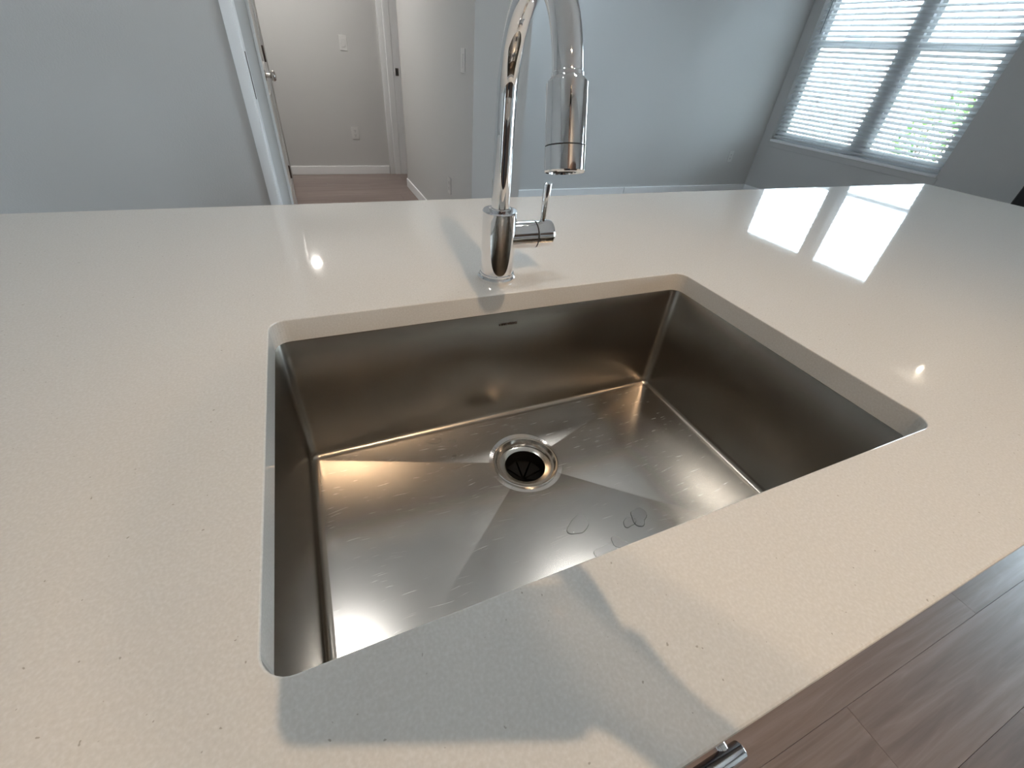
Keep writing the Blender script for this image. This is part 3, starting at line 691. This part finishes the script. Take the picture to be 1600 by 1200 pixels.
# ------------------------------------------------------------------ the person taking the picture
SKIN = mat('skin', (.50, .32, .24), .5); SHIRT = mat('charcoal_shirt', (.022, .022, .025), .85); JEANS = mat('dark_jeans', (.03, .035, .05), .85); SHOE = mat('black_shoes', (.015, .015, .015), .6)
def cw(r, u, f): return CAM + RIGHT * r + UP * u + FWD * f
J = {}
def build_person():
    V, E, Rr = [], [], []
    def add(p, r, par=None):
        V.append(Vector(p)); Rr.append(r)
        if par is not None: E.append((par, len(V) - 1))
        return len(V) - 1
    pel = add((.20, -1.06, .93), (.15, .105))
    sp1 = add((.20, -1.07, 1.08), (.13, .095), pel); ch = add((.20, -1.05, 1.24), (.155, .105), sp1); nb = add((.19, -1.04, 1.385), (.085, .07), ch)
    nk = add((.18, -1.015, 1.45), (.05, .05), nb); h0 = add((.175, -.985, 1.51), (.062, .075), nk); h1 = add((.175, -.975, 1.58), (.073, .088), h0); h2 = add((.172, -.985, 1.645), (.060, .075), h1)
    add((.176, -.893, 1.55), (.012, .014), h0)
    for sx, tgt in ((1, 'r'), (-1, 'l')):
        sh = add((.20 + sx * .155, -1.05, 1.345), (.058, .056), nb)
        if sx > 0:
            el = add((.43, -.98, 1.10), (.043, .043), sh); wr = add(cw(.207, -.045, -.055), (.027, .022), el)
            palm = add(cw(.168, -.030, -.020), (.030, .018), wr); kn = add(cw(.154, -.022, -.012), (.028, .016), palm)
            for k in range(4):
                uo = .016 - k * .019
                a = add(cw(.153, uo, .012), (.0085, .0085), kn); b = add(cw(.138, uo, .018), (.008, .008), a); add(cw(.112 - .006 * abs(k - 1.2), uo, .014), (.0068, .0068), b)
            a = add(cw(.150, -.035, -.024), (.011, .011), palm); b = add(cw(.132, -.028, -.025), (.0095, .0095), a); add(cw(.112, -.020, -.022), (.008, .008), b)
        else:
            el = add((-.03, -1.10, 1.10), (.043, .043), sh); wr = add((-.045, -1.02, .88), (.028, .024), el)
            palm = add((-.045, -1.0, .82), (.022, .034), wr); kn = add((-.043, -.995, .785), (.018, .036), palm)
            for k in range(4):
                yo = -.965 - k * .021
                a = add((-.040, yo, .755), (.0085, .0085), kn); b = add((-.032, yo, .73), (.008, .008), a); add((-.022, yo, .71 + .004 * abs(k - 1.2)), (.0068, .0068), b)
            a = add((-.035, -.962, .80), (.011, .011), palm); b = add((-.028, -.95, .775), (.0095, .0095), a); add((-.022, -.945, .752), (.008, .008), b)
        hp = add((.20 + sx * .09, -1.06, .86), (.092, .092), pel); kne = add((.20 + sx * .10, -1.04, .49), (.062, .062), hp)
        an = add((.20 + sx * .105, -1.07, .10), (.043, .045), kne); hl = add((.20 + sx * .105, -1.06, .045), (.042, .042), an); add((.20 + sx * .12, -.92, .036), (.042, .032), hl)
    me = bpy.data.meshes.new('person'); me.from_pydata([tuple(v) for v in V], E, [])
    o = bpy.data.objects.new('person_tmp', me); COL.objects.link(o)
    md = o.modifiers.new('s', 'SKIN'); md.use_smooth_shade = True
    for i, sv in enumerate(me.skin_vertices[0].data): sv.radius = Rr[i]; sv.use_root = (i == 0)
    ss = o.modifiers.new('u', 'SUBSURF'); ss.levels = 2; ss.render_levels = 2
    dg = bpy.context.evaluated_depsgraph_get(); me2 = bpy.data.meshes.new_from_object(o.evaluated_get(dg))
    bpy.data.objects.remove(o)
    me2.name = 'person'; me2.materials.clear()
    for x in (SKIN, SHIRT, JEANS, SHOE): me2.materials.append(x)
    for p in me2.polygons:
        c = p.center; p.use_smooth = True
        sleeve = c.z > 1.16 and (c.y < -.93)
        if c.z < .095: p.material_index = 3
        elif c.z < .96 and abs(c.x - .20) < .215: p.material_index = 2
        elif c.z < 1.425 and (sleeve or abs(c.x - .20) < .17) and c.y < -.9: p.material_index = 1
        else: p.material_index = 0
    lo = min(v.co.z for v in me2.vertices)
    body = link('person', me2, None, (.20, -1.06, lo))
    tag(body, 'person in dark shirt and jeans holding a phone over the counter', 'person')
    # hair and eyes
    bm = bmesh.new(); bmesh.ops.create_icosphere(bm, subdivisions=4, radius=1)
    for v in list(bm.verts):
        if v.co.y > .45 and v.co.z < .45: bm.verts.remove(v)
    for v in bm.verts: v.co = Vector((.174 + v.co.x * .088, -.992 + v.co.y * .104, 1.60 + v.co.z * .105))
    fin(bm, 'hair', mat('dark_hair', (.03, .02, .015), .6), body, None, 60)
    for sx in (-1, 1):
        bm = bmesh.new(); bmesh.ops.create_uvsphere(bm, u_segments=12, v_segments=8, radius=.011)
        for v in bm.verts: v.co += Vector((.175 + sx * .03, -.899, 1.575))
        fin(bm, 'eye', mat('eye_dark', (.05, .04, .035), .2), body, None, 60)
build_person()
# the phone: its lens sits at the camera's place, the body just behind it
ph = empty('phone', CAM + RIGHT * .06 - UP * .022 - FWD * .006); tag(ph, 'dark phone held level in the right hand', 'phone')
def slab_cam(nm, M, par, r0, r1, u0, u1, f0, f1, bev):
    bm = bmesh.new()
    rr_ = lambda i, f: [cw(p.x, p.y, f) for p in rrect(r0 + i, r1 - i, u0 + i, u1 - i, .010 - i, 0, 6)]
    rings(bm, [rr_(bev, f0), rr_(0, f0 + bev), rr_(0, f1 - bev), rr_(bev, f1)]); return fin(bm, nm, M, par, None, 40)
slab_cam('phone_body', mat('dark_phone', (.02, .02, .022), .3), ph, -.015, .137, -.060, .014, -.0095, -.0015, .001)
slab_cam('screen', mat('phone_screen', (.01, .01, .012), .08), ph, -.012, .134, -.057, .011, -.0101, -.0095, .0001)
